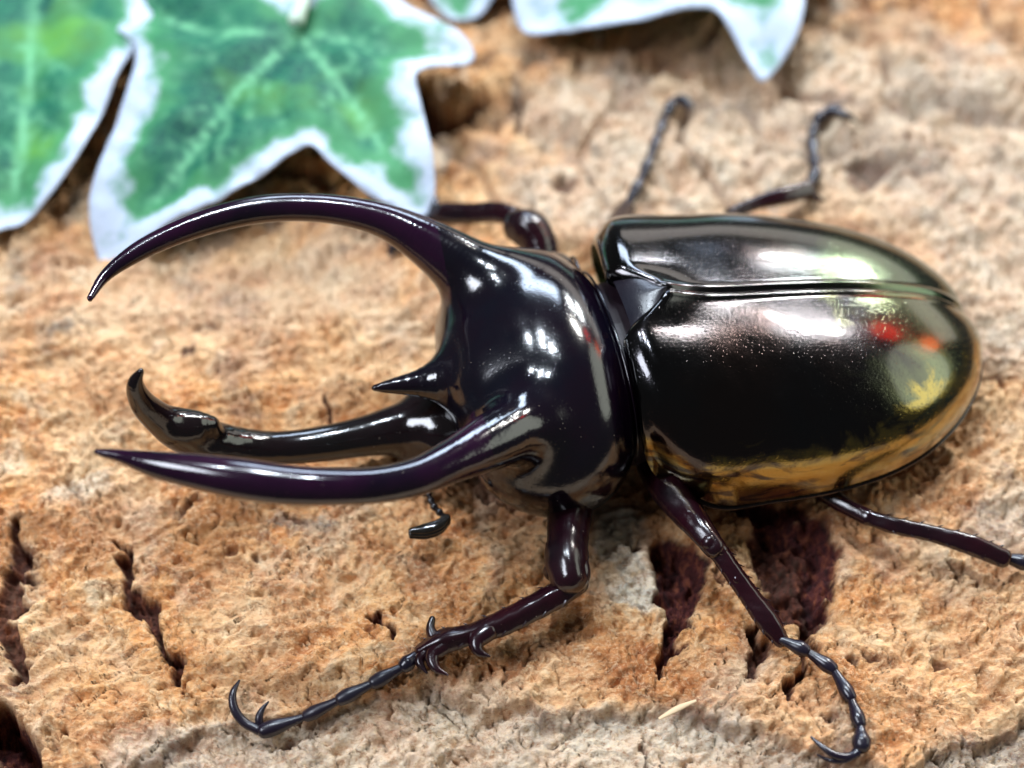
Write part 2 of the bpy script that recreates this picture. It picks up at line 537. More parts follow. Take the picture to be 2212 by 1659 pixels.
def bark_fields(x, y):
    x = np.asarray(x, float)
    y = np.asarray(y, float)
    wx = x + 0.10 * fbm(x, y, 1.6, 3, 3.0) + 0.035 * fbm(x, y, 7, 2, 8.0)
    wy = y + 0.10 * fbm(x, y, 1.6, 3, 40.0) + 0.035 * fbm(x, y, 7, 2, 60.0)
    c, s = math.cos(0.5), math.sin(0.5)
    rx, ry = x * c + y * s, -x * s + y * c
    far = sstep(0.5, 4.5, y)
    h = 0.10 * fbm(x, y, 0.35, 3, 5.0) * (1 + 1.6 * far)
    h += 0.085 * fbm(wx, wy, 1.1, 4, 11.0) * (1 + 1.3 * far)
    h += 0.080 * (0.5 - np.abs(perlin(rx * 1.3 + 3, ry * 4.0 + 0.6 * perlin(x * 2, y * 2)))) * 1.6
    h += 0.050 * (0.5 - np.abs(perlin(rx * 2.6 + 30, ry * 9.0 + 0.8 * perlin(x * 2.5, y * 2.5))))
    # layered flakes: small terraces with broken edges
    fl = (fbm(wx * 0.9, wy * 1.3, 0.9, 4, 240.0) + 2.0) * 3.2
    fl = fl - np.floor(fl)
    h -= 0.055 * sstep(0.80, 0.99, fl) * (1 - sstep(0.99, 1.0, fl)) + 0.03 * fl
    h += 0.045 * (np.abs(fbm(wx, wy, 3.6, 3, 21.0)))
    crumb = np.abs(perlin(wx * 7, wy * 7)) * 0.055 + np.abs(perlin(wx * 12 + 4, wy * 12)) * 0.068 + np.abs(perlin(wx * 20 + 9, wy * 20)) * 0.046
    h += crumb * (0.7 + 0.6 * fbm(x, y, 0.8, 2, 33.0))
    # long blocks with gaps on the far part of the slab
    blk = np.abs(perlin(x * 0.75 + 0.3 * perlin(y, x), y * 0.45 + 20))
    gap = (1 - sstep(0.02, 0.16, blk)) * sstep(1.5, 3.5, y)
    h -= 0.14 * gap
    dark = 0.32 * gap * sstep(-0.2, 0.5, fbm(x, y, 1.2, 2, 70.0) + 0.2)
    pale = np.zeros_like(x)
    grey = 0.5 * gap * np.ones_like(x)
    red = 0.75 * sstep(0.15, 0.6, fbm(x, y, 0.8, 3, 130.0))
    # weathered smudges and blotches, stronger on the far part
    blot = fbm(wx * 1.4, wy * 0.8, 1.3, 4, 150.0)
    grey = np.maximum(grey, sstep(0.42, 0.75, blot) * (0.35 + 0.45 * far))
    pale = np.maximum(pale, sstep(0.30, 0.70, fbm(wx * 1.5, wy * 0.7, 1.0, 3, 170.0)) * (0.3 + 0.6 * far))
    nick = fbm(wx, wy, 2.6, 3, 190.0)
    nick = sstep(0.72, 0.95, nick) * sstep(0.0, 0.4, fbm(x, y, 0.7, 2, 210.0))
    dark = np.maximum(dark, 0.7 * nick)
    h -= 0.10 * nick
    # lower shelf along the near edge
    yl = np.interp(wx, _shw[:, 0], _shw[:, 1])
    sh = sstep(0.0, 0.10, yl - wy + 0.05 * fbm(x, y, 3, 3, 90.0))
    h -= 0.17 * sh
    pale = np.maximum(pale, 0.75 * sh)
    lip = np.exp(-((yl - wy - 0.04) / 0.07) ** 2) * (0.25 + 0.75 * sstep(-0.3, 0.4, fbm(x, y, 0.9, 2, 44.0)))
    dark = np.maximum(dark, 0.55 * lip)  # darker line below the ledge, its shade painted into the colour
    jx = wx + 0.10 * fbm(x, y, 3.2, 4, 300.0)
    jy = wy + 0.10 * fbm(x, y, 3.2, 4, 320.0)
    for pts, dep, dk in CRACKS:
        d = seg_dist(jx, jy, pts)
        k = 1 - sstep(0.35, 1.2, d)
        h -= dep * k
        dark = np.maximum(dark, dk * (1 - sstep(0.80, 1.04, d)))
    for lst, arr in ((PALE, pale), (GREY, grey), (RED, red)):
        for pts, a in lst:
            d = seg_dist(wx + 0.12 * fbm(x, y, 2.5, 2, 51.0), wy, pts)
            np.maximum(arr, a * (1 - sstep(0.5, 1.5, d)), out=arr)
    return h, dark, pale, grey, red


_nb = np.array([(0.12 * a, 0.12 * b) for a in range(-2, 3) for b in range(-2, 3)])


def bark_h(x, y):
    """height a thin leg would rest on: the crumbs around, not the bottom of a crack"""
    return float(np.sort(bark_fields(x + _nb[:, 0], y + _nb[:, 1])[0])[-5])


def PH(px, py, dz):
    """point over the bark surface seen at a photo pixel, dz above the bark"""
    z = dz
    for _ in range(5):
        q = P(px, py, z)
        z = bark_h(q[0], q[1]) + dz
    return P(px, py, z)


def build_bark():
    xs = np.linspace(-8.5, 9.0, 1000)
    ys = np.r_[np.linspace(-6.2, 1.0, 440), np.linspace(1.0, 12.0, 260)[1:]]
    X, Y = np.meshgrid(xs, ys)
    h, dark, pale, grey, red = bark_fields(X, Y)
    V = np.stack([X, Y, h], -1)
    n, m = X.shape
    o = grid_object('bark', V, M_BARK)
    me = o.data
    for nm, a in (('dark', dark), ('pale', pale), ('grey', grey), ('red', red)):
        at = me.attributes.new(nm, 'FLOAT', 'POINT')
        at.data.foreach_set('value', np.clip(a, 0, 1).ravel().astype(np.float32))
    # the slab's sides and underside
    idx = list(range(m)) + [(i + 1) * m - 1 for i in range(1, n)] + [(n - 1) * m + j for j in range(m - 2, -1, -1)] + [i * m for i in range(n - 2, 0, -1)]
    rim = V.reshape(-1, 3)[idx]
    low = rim.copy()
    low[:, 2] = -2.0
    k = len(rim)
    vv = np.concatenate([rim, low])
    ff = [(i + k, (i + 1) % k + k, (i + 1) % k, i) for i in range(k)] + [tuple(range(2 * k - 1, k - 1, -1))]
    side = link_mesh('bark_edge', vv, ff, M_BARK, o, smooth=False)
    tag(o, 'crumbly orange tan cork bark with dark pits and cracks', kind='structure')


build_bark()

# ---------------------------------------------------------------- beetle
beetle = bpy.data.objects.new('rhinoceros_beetle', None)
col.objects.link(beetle)
beetle.empty_display_size = 0.01
beetle.location = Vector((BO + np.array([0, 0, 0.05])) * CM)
bpy.context.view_layer.update()
tag(beetle, 'glossy black horned beetle with bronze green wing cases on orange bark', 'beetle')


def hermite(x, xs, ys):
    xs, ys = np.array(xs, float), np.array(ys, float)
    m = np.gradient(ys, xs)
    i = np.clip(np.searchsorted(xs, x) - 1, 0, len(xs) - 2)
    h = xs[i + 1] - xs[i]
    t = (x - xs[i]) / h
    return (2 * t ** 3 - 3 * t ** 2 + 1) * ys[i] + (t ** 3 - 2 * t ** 2 + t) * h * m[i] + (-2 * t ** 3 + 3 * t ** 2) * ys[i + 1] + (t ** 3 - t ** 2) * h * m[i + 1]


EL_L = 3.911


def elytra_point(s, th):
    """s 0..1 front to tip, th angle from the seam (0) to the margin (+-pi/2) and under it; local coordinates"""
    g = hermite(s, [0, .08, .3, .6, .85, 1], [1.40, 1.60, 1.715, 1.75, 1.735, 1.71]) * np.sqrt(np.maximum(0, 1 - s ** 3.154))
    hh = hermite(s, [0, .15, .4, .7, 1], [1.47, 1.297, 1.117, 0.90, 0.658]) * np.sqrt(np.maximum(0, 1 - s ** 4.8))
    m = 0.58 - 0.02 * s
    # the front edge turns down
    fr = np.clip(1 - s / 0.05, 0, 1) ** 2
    hh = hh * (1 - 0.07 * fr)
    q = 0.765
    a = np.abs(th)
    under = np.maximum(0, a - math.pi / 2)
    st = np.sign(th) * np.sin(np.minimum(a, math.pi / 2)) ** 0.676
    ct = np.maximum(0, np.cos(np.minimum(a, math.pi / 2))) ** q
    dl = hermite(s, [0, .3, .65, 1], [-0.04, 0.01, 0.095, 0.03])
    t = g * st * (1 - 0.03 * fr) * (1 - 0.5 * under ** 2) + dl * np.abs(st)
    z = m + hh * ct - 0.25 * np.sin(under)
    t = t * np.where(st < 0, 1 + 0.085 * np.exp(-(s / 0.13) ** 2), 1.0)
    # groove at the seam, shallow front depression
    z = z - 0.016 * np.exp(-(t / 0.022) ** 2) + 0.016 * np.exp(-((np.abs(t) - 0.06) / 0.03) ** 2)
    sa = s * EL_L + (1 - s) ** 3 * (-0.04 + 0.07 * st ** 2 - 0.13 * st)
    # the lower front corner is rounded off
    sa = sa + 0.42 * np.clip(a / (math.pi / 2), 0, 1.1) ** 7 * (1 - s) ** 9 * (0.35 + 0.65 * (st > 0))
    # the two tips are rounded apart
    sa = sa - 0.06 * np.exp(-(t / 0.18) ** 2) * sstep(0.8, 1.0, s) + 0 * t
    # opening for the scutellum
    sa = sa + 0.40 * (0.35 * np.clip(1 - np.abs(t) / 0.42, 0, 1) + 0.65 * (1 - sstep(0.0, 0.42, np.abs(t)))) * np.clip(1 - s / 0.40, 0, 1) ** 1.6
    return np.stack([sa, t, z], -1)


def build_elytra():
    ns, nt = 150, 90
    s = np.linspace(0, 1, ns)
    s = 1 - (1 - s) ** 1.9
    for sg in (-1, 1):
        a = np.linspace(0, 1, nt)
        th = 0.00005 + a ** 1.6 * (math.pi / 2 + 0.45)
        S, T = np.meshgrid(s, th, indexing='ij')
        L = elytra_point(S, sg * T)
        # rolled front edge: an extra strip folding down into the gap
        front = [L[0] + np.array([-0.05 * math.sin(q), 0, -0.10 * (1 - math.cos(q)) * 1.4]) for q in (1.8, 1.2, 0.6)]
        L = np.concatenate([np.array(front), L])
        if sg > 0:
            L = L[:, ::-1]
        V = to_world(L)
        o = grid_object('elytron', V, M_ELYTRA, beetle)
        # painted sheen and reflections: olive at tip, bark gold low, leaf green far edge
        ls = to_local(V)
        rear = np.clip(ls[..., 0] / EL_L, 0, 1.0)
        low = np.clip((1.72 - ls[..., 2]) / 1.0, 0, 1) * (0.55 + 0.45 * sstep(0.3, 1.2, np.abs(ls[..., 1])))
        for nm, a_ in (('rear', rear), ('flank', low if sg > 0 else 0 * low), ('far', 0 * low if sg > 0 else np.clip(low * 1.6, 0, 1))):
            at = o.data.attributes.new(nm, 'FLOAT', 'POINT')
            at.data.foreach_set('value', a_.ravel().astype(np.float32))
        # raised bead along the outer margin
        b = Shape()
        sb = np.linspace(0.03, 0.985, 60)
        pts = elytra_point(sb, np.full_like(sb, sg * (math.pi / 2)))
        b.tube(np.c_[to_world(pts), np.full(60, 0.022)], n=120, k=8)
        b.build('margin_bead', M_ELYTRA, o)


build_elytra()

# underside of the body: fills the belly and the waist between pronotum and wing cases
def build_belly():
    n, k = 60, 48
    rows = []
    for i in range(n):
        a = i / (n - 1)
        s = -1.2 + a * 4.85
        w = float(hermite(np.array([a]), [0, .15, .3, .5, .75, 1], [0.55, 0.98, 1.05, 1.55, 1.50, 0.25])[0])
        top = float(hermite(np.array([a]), [0, .2, .3, .6, 1], [1.40, 1.60, 1.60, 1.35, 0.75])[0])
        bot = float(hermite(np.array([a]), [0, .25, .6, 1], [0.42, 0.25, 0.28, 0.55])[0])
        zc, hz = 0.72, 0
        ring = []
        for j in range(k):
            q = 2 * math.pi * j / k
            sq, cq = math.sin(q), math.cos(q)
            z = zc + (top - zc) * cq if cq > 0 else zc + (zc - bot) * cq
            ring.append((s, w * math.copysign(abs(sq) ** 0.85, sq), z))
        rows.append(ring + ring[:1])
    return grid_object('abdomen', to_world(np.array(rows)), M_BELLY, beetle)


build_belly()

# scutellum, a small shield at the front of the seam
def build_scutellum():
    n, m = 14, 17
    rows = []
    for i in range(n):
        a = i / (n - 1)
        w = 0.44 * (1 - a ** 1.5) + 0.004
        r = []
        for j in range(m):
            b = -1 + 2 * j / (m - 1)
            r.append((0.0 + 0.42 * a, w * b, 1.945 + 0.03 * (1 - b * b) + 0.05 * a - 0.02 * abs(b) - 0.10 * (1 - a) ** 4))
        rows.append(r)
    return grid_object('scutellum', to_world(np.array(rows)), M_SCUT, beetle)


build_scutellum()


# ---- smooth solid modelling: implicit surface -> mesh (surface nets)
def smin(a, b, k):
    h = np.clip(0.5 + 0.5 * (b - a) / k, 0, 1)
    return b * (1 - h) + a * h - k * h * (1 - h)


def smax(a, b, k):
    return -smin(-a, -b, k)


def d_ell(p, c, r, e=(2.0, 2.0, 2.0)):
    q = [np.abs((p[..., i] - c[i]) / r[i]) for i in range(3)]
    f = (q[0] ** e[0] + q[1] ** e[1] + q[2] ** e[2])
    pm = sum(e) / 3
    k = np.maximum(f, 1e-9) ** (1 / pm)
    # divide by an estimate of the gradient length
    g = np.sqrt(sum((e[i] / pm * q[i] ** max(e[i] - 1, 0.0) / r[i]) ** 2 for i in range(3))) * np.maximum(f, 1e-9) ** (1 / pm - 1)
    return (k - 1) / np.maximum(g, 0.15)


def d_chain(p, pts, k=0.0):
    """union of round cones along a polyline of x,y,z,r"""
    if len(pts) > 40:
        # coarse pass, then the full chain only near it
        c = d_chain(p, pts[np.unique(np.r_[np.arange(0, len(pts), 8), len(pts) - 1])])
        m = c < 0.45
        c[m] = d_chain_all(p[m], pts)
        return c
    return d_chain_all(p, pts)


def d_chain_all(p, pts):
    best = None
    for a, b in zip(pts[:-1], pts[1:]):
        ab = b[:3] - a[:3]
        t = np.clip(((p - a[:3]) @ ab) / (ab @ ab + 1e-12), 0, 1)
        d = np.sqrt(((p - a[:3] - t[..., None] * ab) ** 2).sum(-1)) - (a[3] + t * (b[3] - a[3]))
        best = d if best is None else np.minimum(best, d)
    return best


def surface_nets(f, lo, hi, h, name_fn=None):
    lo, hi = np.array(lo, float), np.array(hi, float)
    n = np.ceil((hi - lo) / h).astype(int) + 1
    ax = [lo[i] + h * np.arange(n[i]) for i in range(3)]
    G = np.stack(np.meshgrid(*ax, indexing='ij'), -1)
    F = np.empty(n)
    for i in range(0, n[0], 24):
        F[i:i + 24] = f(G[i:i + 24])
    neg = F < 0
    c = neg[:-1, :-1, :-1].astype(int)
    cnt = np.zeros_like(c)
    for dx in (0, 1):
        for dy in (0, 1):
            for dz in (0, 1):
                cnt += neg[dx:n[0] - 1 + dx, dy:n[1] - 1 + dy, dz:n[2] - 1 + dz]
    act = (cnt > 0) & (cnt < 8)
    idx = -np.ones(act.shape, int)
    cells = np.argwhere(act)
    idx[act] = np.arange(len(cells))
    acc = np.zeros((len(cells), 3))
    num = np.zeros(len(cells))
    cor = [(a, b, c_) for a in (0, 1) for b in (0, 1) for c_ in (0, 1)]
    for u in cor:
        for ax_ in range(3):
            if u[ax_] == 0:
                w = list(u)
                w[ax_] = 1
                fa = F[cells[:, 0] + u[0], cells[:, 1] + u[1], cells[:, 2] + u[2]]
                fb = F[cells[:, 0] + w[0], cells[:, 1] + w[1], cells[:, 2] + w[2]]
                m = (fa < 0) != (fb < 0)
                t = np.where(m, fa / np.where(m, fa - fb, 1), 0)
                q = np.tile(np.array(u, float), (len(cells), 1))
                q[:, ax_] += t
                acc[m] += q[m]
                num[m] += 1
    V = lo + h * (cells + acc / num[:, None])
    # quads around every crossing grid edge
    Q = []
    for ax_ in range(3):
        b, c_ = (ax_ + 1) % 3, (ax_ + 2) % 3
        sl0 = [slice(1, n[i] - 1) for i in range(3)]
        sl1 = list(sl0)
        sl0[ax_] = slice(0, n[ax_] - 1)
        sl1[ax_] = slice(1, n[ax_])
        A, B = neg[tuple(sl0)], neg[tuple(sl1)]
        e = np.argwhere(A != B)
        flip = A[A != B]
        off = np.ones(3, int)
        off[ax_] = 0
        e = e + off
        def cell(db, dc):
            k = e.copy()
            k[:, b] -= db
            k[:, c_] -= dc
            return idx[k[:, 0], k[:, 1], k[:, 2]]
        q = np.stack([cell(1, 1), cell(0, 1), cell(0, 0), cell(1, 0)], -1)
        q[~flip] = q[~flip][:, ::-1]
        Q.append(q)
    Q = np.concatenate(Q)
    Q = Q[(Q >= 0).all(1)]

    def grad(X, e=0.004):
        g = np.stack([f(X + e * np.eye(3)[i]) - f(X - e * np.eye(3)[i]) for i in range(3)], -1) / (2 * e)
        return g
    for _ in range(3):
        g = grad(V)
        st = f(V) / np.maximum((g * g).sum(-1), 0.05)
        st = np.clip(st, -0.4 * h, 0.4 * h)
        V = V - g * st[:, None]
    N = grad(V, 0.02)
    N /= np.linalg.norm(N, axis=1)[:, None] + 1e-12
    return V, Q, N


def submesh(name, V, Q, N, keep, mat, parent):
    q = Q[keep]
    used = np.unique(q)
    mp = -np.ones(len(V), int)
    mp[used] = np.arange(len(used))
    W = to_world(V[used])
    nw = N[used]
    NW = nw[:, 0:1] * BU + nw[:, 1:2] * BV + nw[:, 2:3] * np.array([0, 0, 1.0])
    return link_mesh(name, W, mp[q][:, ::-1].tolist(), mat, parent, normals=NW)


def px_chain(rows, n):
    """rows px, py, width px, z -> local x,y,z,r resampled"""
    r = []
    for px, py, w, z in rows:
        q = P(px, py, z) if z is not None else PM(px, py)
        r.append([*to_local(q), 0.53 * w * depth(q) / FPX])
    return spline(np.array(r), n)


FAR_HORN = px_chain([(194, 645, 14, 2.25), (222, 602, 23, 2.26), (283, 553, 37, 2.27), (372, 507, 47, 2.28), (475, 471, 54, 2.28), (560, 453, 56, 2.27), (650, 448, 57, 2.24),
                     (745, 456, 61, 2.18), (835, 479, 72, 2.08), (915, 520, 96, 1.94), (985, 566, 122, 1.78), (1060, 612, 136, 1.62)], 90)
NEAR_HORN = px_chain([(210, 976, 14, 2.25), (260, 985, 27, 2.26), (320, 1000, 50, 2.27), (420, 1018, 72, 2.28), (520, 1034, 84, 2.28), (620, 1047, 82, 2.26), (720, 1051, 77, 2.22),
                      (810, 1048, 75, 2.15), (900, 1030, 78, 2.06), (985, 992, 92, 1.94), (1065, 952, 118, 1.78), (1140, 915, 130, 1.60)], 90)
SPIKE = px_chain([(809, 838, 13, None), (830, 836, 24, None), (865, 832, 38, None), (905, 828, 56, None), (955, 822, 92, None), (1010, 815, 130, None)], 10)
HEAD_HORN = px_chain([(304, 802, 14, None), (293, 824, 30, None), (304, 864, 50, None), (342, 902, 66, None), (398, 936, 84, None), (455, 956, 92, None), (520, 966, 80, None), (600, 968, 70, None),
                      (700, 958, 74, None), (800, 940, 86, None), (880, 926, 112, None), (960, 928, 142, None)], 90)


def pronotum_sdf(p):
    d = d_ell(p, (-0.80, 0, 0.95), (0.90, 1.49, 1.08), (2.15, 2.15, 2.0))
    # side lobes swing forward above the front legs
    for sg in (-1, 1):
        d = smin(d, d_ell(p, (-1.05, sg * 0.80, 0.95), (0.62, 0.58, 0.48)), 0.25)
    d = smin(d, d_ell(p, (-0.34, -1.20, 1.02), (0.26, 0.26, 0.32)), 0.18)
    d = smin(d, d_ell(p, (-1.35, 0, 1.22), (0.45, 0.95, 0.56)), 0.22)
    d = smin(d, d_chain(p, FAR_HORN), 0.30)
    d = smin(d, d_chain(p, NEAR_HORN), 0.30)
    # hollow front between the horns
    d = smax(d, -d_ell(p, (-2.12, 0, 1.98), (0.55, 0.72, 0.62)), 0.10)
    d = smin(d, d_chain(p, SPIKE), 0.16)
    # flat rear and underside
    d = smax(d, p[..., 0] + 0.085 + 0.0 * p[..., 1], 0.05)
    d = smax(d, 0.52 - p[..., 2], 0.10)
    # groove that sets off the raised rear border
    return d


def build_pronotum():
    V, Q, N = surface_nets(pronotum_sdf, (-5.25, -2.05, 0.40), (0.05, 2.0, 2.75), 0.036)
    c = V[Q].mean(1)
    far = (c[:, 1] < 0) & (c[:, 0] < -1.55 - 0.0 * c[:, 1]) & (c[:, 1] < -0.62)
    near = (c[:, 0] < -1.62) & (c[:, 1] > 0.62)
    spk = (c[:, 0] < -1.95) & (np.abs(c[:, 1]) < 0.4)
    pr = submesh('pronotum', V, Q, N, ~(far | near | spk), M_PRON, beetle)
    submesh('thoracic_horn', V, Q, N, far, M_HORN, pr)
    submesh('thoracic_horn', V, Q, N, near, M_HORN, pr)
    submesh('short_horn', V, Q, N, spk, M_PRON, pr)
    # raised rear border: follow the outline of the rear edge
    ang = np.linspace(math.radians(-8), math.radians(188), 90)
    lo, hi = np.zeros(90), np.full(90, 2.2)
    dirs = np.stack([np.full(90, 0.0), np.cos(ang), np.sin(ang)], -1)
    for _ in range(26):
        mid = (lo + hi) / 2
        q = np.array([-0.16, 0, 0.95]) + dirs * mid[:, None]
        ins = pronotum_sdf(q) < 0
        lo, hi = np.where(ins, mid, lo), np.where(ins, hi, mid)
    q = np.array([-0.125, 0, 0.95]) + dirs * (lo - 0.006)[:, None]
    Shape().tube(np.c_[to_world(q), np.full(90, 0.015)], n=140, k=8).build('rear_border', M_PRON, pr)
    return pr


pronotum = build_pronotum()


def head_sdf(p):
    d = d_ell(p, (-1.72, 0, 0.62), (0.50, 0.50, 0.36), (2.2, 2.2, 2.2))
    d = smin(d, d_chain(p, HEAD_HORN), 0.12)
    # tooth on the upper side of the horn, rough hollow behind it
    q = px_chain([(385, 920, 46, None), (425, 915, 46, None), (455, 915, 30, None)], 6)
    d = smin(d, d_chain(p, q), 0.16)
    d = smin(d, d_ell(p, (-2.05, 0, 0.45), (0.30, 0.42, 0.16)), 0.12)
    bumpy = 0.003 * np.sin(p[..., 0] * 31 + 2) * np.sin(p[..., 1] * 37) * np.sin(p[..., 2] * 33 + 1)
    return d + bumpy * np.exp(-((p[..., 0] + 3.75) / 0.4) ** 2)


def build_head():
    V, Q, N = surface_nets(head_sdf, (-4.95, -0.8, 0.05), (-1.1, 0.8, 2.5), 0.030)
    c = V[Q].mean(1)
    horn = c[:, 0] < -2.28
    hd = submesh('head', V, Q, N, ~horn, M_HEAD, beetle)
    submesh('head_horn', V, Q, N, horn, M_HEAD, hd)
    for sg in (-1, 1):
        e = Shape()
        a = to_world(np.array([-1.72, sg * 0.44, 0.66]))
        b = to_world(np.array([-1.70, sg * 0.56, 0.64]))
        e.tube([(*a, 0.11), (*b, 0.09)], n=6, k=16)
        e.build('eye', M_EYE, hd)
        m = Shape()
        a = to_world(np.array([-2.02, sg * 0.30, 0.36]))
        b = to_world(np.array([-2.22, sg * 0.34, 0.30]))
        c_ = to_world(np.array([-2.30, sg * 0.22, 0.30]))
        m.tube([(*a, 0.07), (*b, 0.055), (*c_, 0.025)], k=10)
        m.build('mandible', M_HEAD, hd)
        pl = Shape()
        a = to_world(np.array([-1.95, sg * 0.42, 0.40]))
        b = to_world(np.array([-2.05, sg * 0.55, 0.30]))
        c_ = to_world(np.array([-2.14, sg * 0.56, 0.18]))
        pl.tube([(*a, 0.025), (*b, 0.03), (*c_, 0.022)], k=8)
        pl.build('palp', M_HEAD, hd)
    return hd


head = build_head()


# ---- antennae
def build_antenna(pts, club):
    s = Shape()
    q = spline(np.array([[*p, 0.03] for p in pts]), 9)
    for i in range(len(q)):
        r = 0.040 if i else 0.05
        d = (q[min(i + 1, 8)] - q[max(i - 1, 0)])[:3]
        d /= np.linalg.norm(d)
        s.tube([(*(q[i, :3] - d * 0.028), r * 0.75), (*q[i, :3], r), (*(q[i, :3] + d * 0.028), r * 0.75)], n=6, k=10)
    o = s.build('antenna', M_HEAD, beetle)
    for k in (-1, 0, 1):
        c = Shape()
        off = np.array([0, 0.012, 0.028]) * k
        c.tube([(*(np.array(p[:3]) + off), p[3] * (0.9 if k else 1.0)) for p in club], k=12, flat=0.6)
        c.build('antenna_club', M_EYE, o)


AZ = 0.42
build_antenna([P(905, 1000, 0.5), P(924, 1062, AZ), P(936, 1092, AZ), P(962, 1118, AZ)],
              [(*P(966, 1122, AZ), 0.042), (*P(948, 1138, AZ), 0.062), (*P(918, 1148, AZ), 0.064), (*P(888, 1152, AZ), 0.035)])


# ---- legs
def pr(px, py, w, z):
    q = P(px, py, z)
    return (*q, 0.57 * w * depth(q) / FPX)


def ph(px, py, w, lift=0.0):
    q = PH(px, py, 0.0)
    r = 0.62 * w * depth(q) / FPX
    q = PH(px, py, r * 0.85 + lift)
    return (*q, r)


def build_leg(femur, tibia, tarsus, claws, femur_extra=(), spines=(), flat=1.0):
    f = Shape()
    f.tube(femur, n=44, k=24, flat=flat, ridge=0.05)
    for e in femur_extra:
        f.tube(e, n=16, k=14)
    leg = f.build('leg', M_LEG, beetle)
    if tibia:
        t = Shape()
        t.tube(tibia, n=48, k=24, ridge=0.085)
        # stiff bristles along the shin
        tq = spline(np.array(tibia), 17)
        for i in range(2, 16):
            d = tq[min(i + 1, 16), :3] - tq[i - 1, :3]
            d /= np.linalg.norm(d) + 1e-9
            sd = np.cross(d, (0, 0, 1.0))
            sd /= np.linalg.norm(sd) + 1e-9
            sd = sd * (1 if i % 2 else -1) + np.array([0, 0, 0.25])
            r0 = tq[i, 3]
            a_ = tq[i, :3] + sd * r0 * 0.85
            b_ = a_ + (sd * 0.55 + d * 0.8) * r0 * 0.75
            t.tube([(*a_, 0.012), (*((a_ + b_) / 2), 0.008), (*b_, 0.002)], n=5, k=5)
        for sp in spines:
            t.tube(sp, n=10, k=10)
        t.build('tibia', M_LEG, leg)
    for a, b in zip(tarsus[:-1], tarsus[1:]):
        a, b = np.array(a), np.array(b)
        s = Shape()
        k = [a * (1 - t) + b * t for t in (0.0, 0.35, 0.8, 0.97)]
        for q, m in zip(k, (0.62, 0.85, 1.2, 1.05)):
            q[3] *= m
        s.tube(k, n=14, k=12)
        s.build('tarsus_segment', M_TARSUS, leg)
    for c in claws:
        s = Shape()
        s.tube(c, n=20, k=10)
        s.build('claw', M_TARSUS, leg)
    return leg


# near front leg
build_leg(
    [pr(1222, 1000, 70, 0.55), pr(1232, 1050, 84, 0.60), pr(1230, 1110, 82, 0.66), pr(1226, 1170, 76, 0.70), pr(1224, 1215, 82, 0.72), pr(1230, 1252, 72, 0.70)],
    [pr(1250, 1256, 44, 0.62), pr(1205, 1284, 48, 0.60), pr(1150, 1314, 47, 0.54), pr(1080, 1348, 46, 0.46), pr(1010, 1372, 38, 0.42), pr(958, 1386, 46, 0.38), pr(908, 1408, 28, 0.32)],
    [ph(905, 1410, 24, 0.10), ph(872, 1440, 24, 0.08), ph(805, 1476, 22, 0.05), ph(733, 1512, 22, 0.02), ph(660, 1548, 20, 0.0), ph(566, 1580, 26, 0.0)],
    [[ph(560, 1578, 18), ph(525, 1558, 17, 0.02), ph(505, 1528, 16, 0.06), ph(503, 1498, 13, 0.10), ph(517, 1470, 4, 0.12)],
     [ph(562, 1574, 15), ph(560, 1548, 14, 0.04), ph(568, 1530, 9, 0.07), ph(580, 1516, 3, 0.08)]],
    femur_extra=[[pr(1196, 1150, 16, 0.68), pr(1188, 1166, 5, 0.68)], [pr(1205, 1205, 36, 0.70), pr(1198, 1236, 46, 0.68)], [pr(1248, 1200, 34, 0.74), pr(1255, 1245, 36, 0.70), pr(1250, 1268, 28, 0.64)],
                 [pr(1206, 1008, 34, 0.72), pr(1216, 1046, 38, 0.70)]],
    spines=[[pr(940, 1382, 28, 0.36), pr(930, 1356, 18, 0.40), pr(934, 1336, 12, 0.42)],
            [pr(1056, 1362, 40, 0.46), pr(1030, 1384, 36, 0.46), pr(1032, 1406, 22, 0.46), pr(1058, 1418, 4, 0.46)],
            [pr(960, 1394, 36, 0.38), pr(934, 1416, 30, 0.38), pr(940, 1442, 20, 0.38), pr(968, 1458, 4, 0.38)],
            [pr(922, 1406, 26, 0.34), pr(906, 1428, 20, 0.34), pr(922, 1454, 4, 0.34)],
            [pr(1215, 1278, 20, 0.62), pr(1188, 1282, 16, 0.62)]])
# near middle leg
build_leg(
    [pr(1400, 965, 64, 0.52), pr(1436, 1040, 76, 0.58), pr(1480, 1102, 66, 0.64), pr(1522, 1155, 50, 0.72), pr(1545, 1185, 44, 0.70)],
    [pr(1545, 1180, 40, 0.68), pr(1572, 1220, 38, 0.60), pr(1620, 1288, 40, 0.44), pr(1665, 1350, 44, 0.30), pr(1688, 1384, 30, 0.22)],
    [ph(1688, 1382, 22, 0.12), ph(1742, 1406, 22, 0.08), ph(1800, 1446, 22, 0.05), ph(1838, 1508, 22, 0.02), ph(1858, 1565, 22), ph(1862, 1612, 30)],
    [[ph(1862, 1612, 20), ph(1842, 1632, 16), ph(1805, 1632, 14, 0.02), ph(1775, 1612, 10, 0.05), ph(1752, 1592, 4, 0.08)],
     [ph(1855, 1618, 16), ph(1830, 1640, 12), ph(1790, 1642, 8, 0.03), ph(1765, 1630, 3, 0.05)]],
    femur_extra=[[pr(1530, 1170, 40, 0.74), pr(1560, 1190, 26, 0.70)]],
    spines=[[pr(1690, 1380, 12, 0.24), pr(1704, 1388, 3, 0.2)], [pr(1590, 1250, 26, 0.56), pr(1606, 1248, 8, 0.56)]])
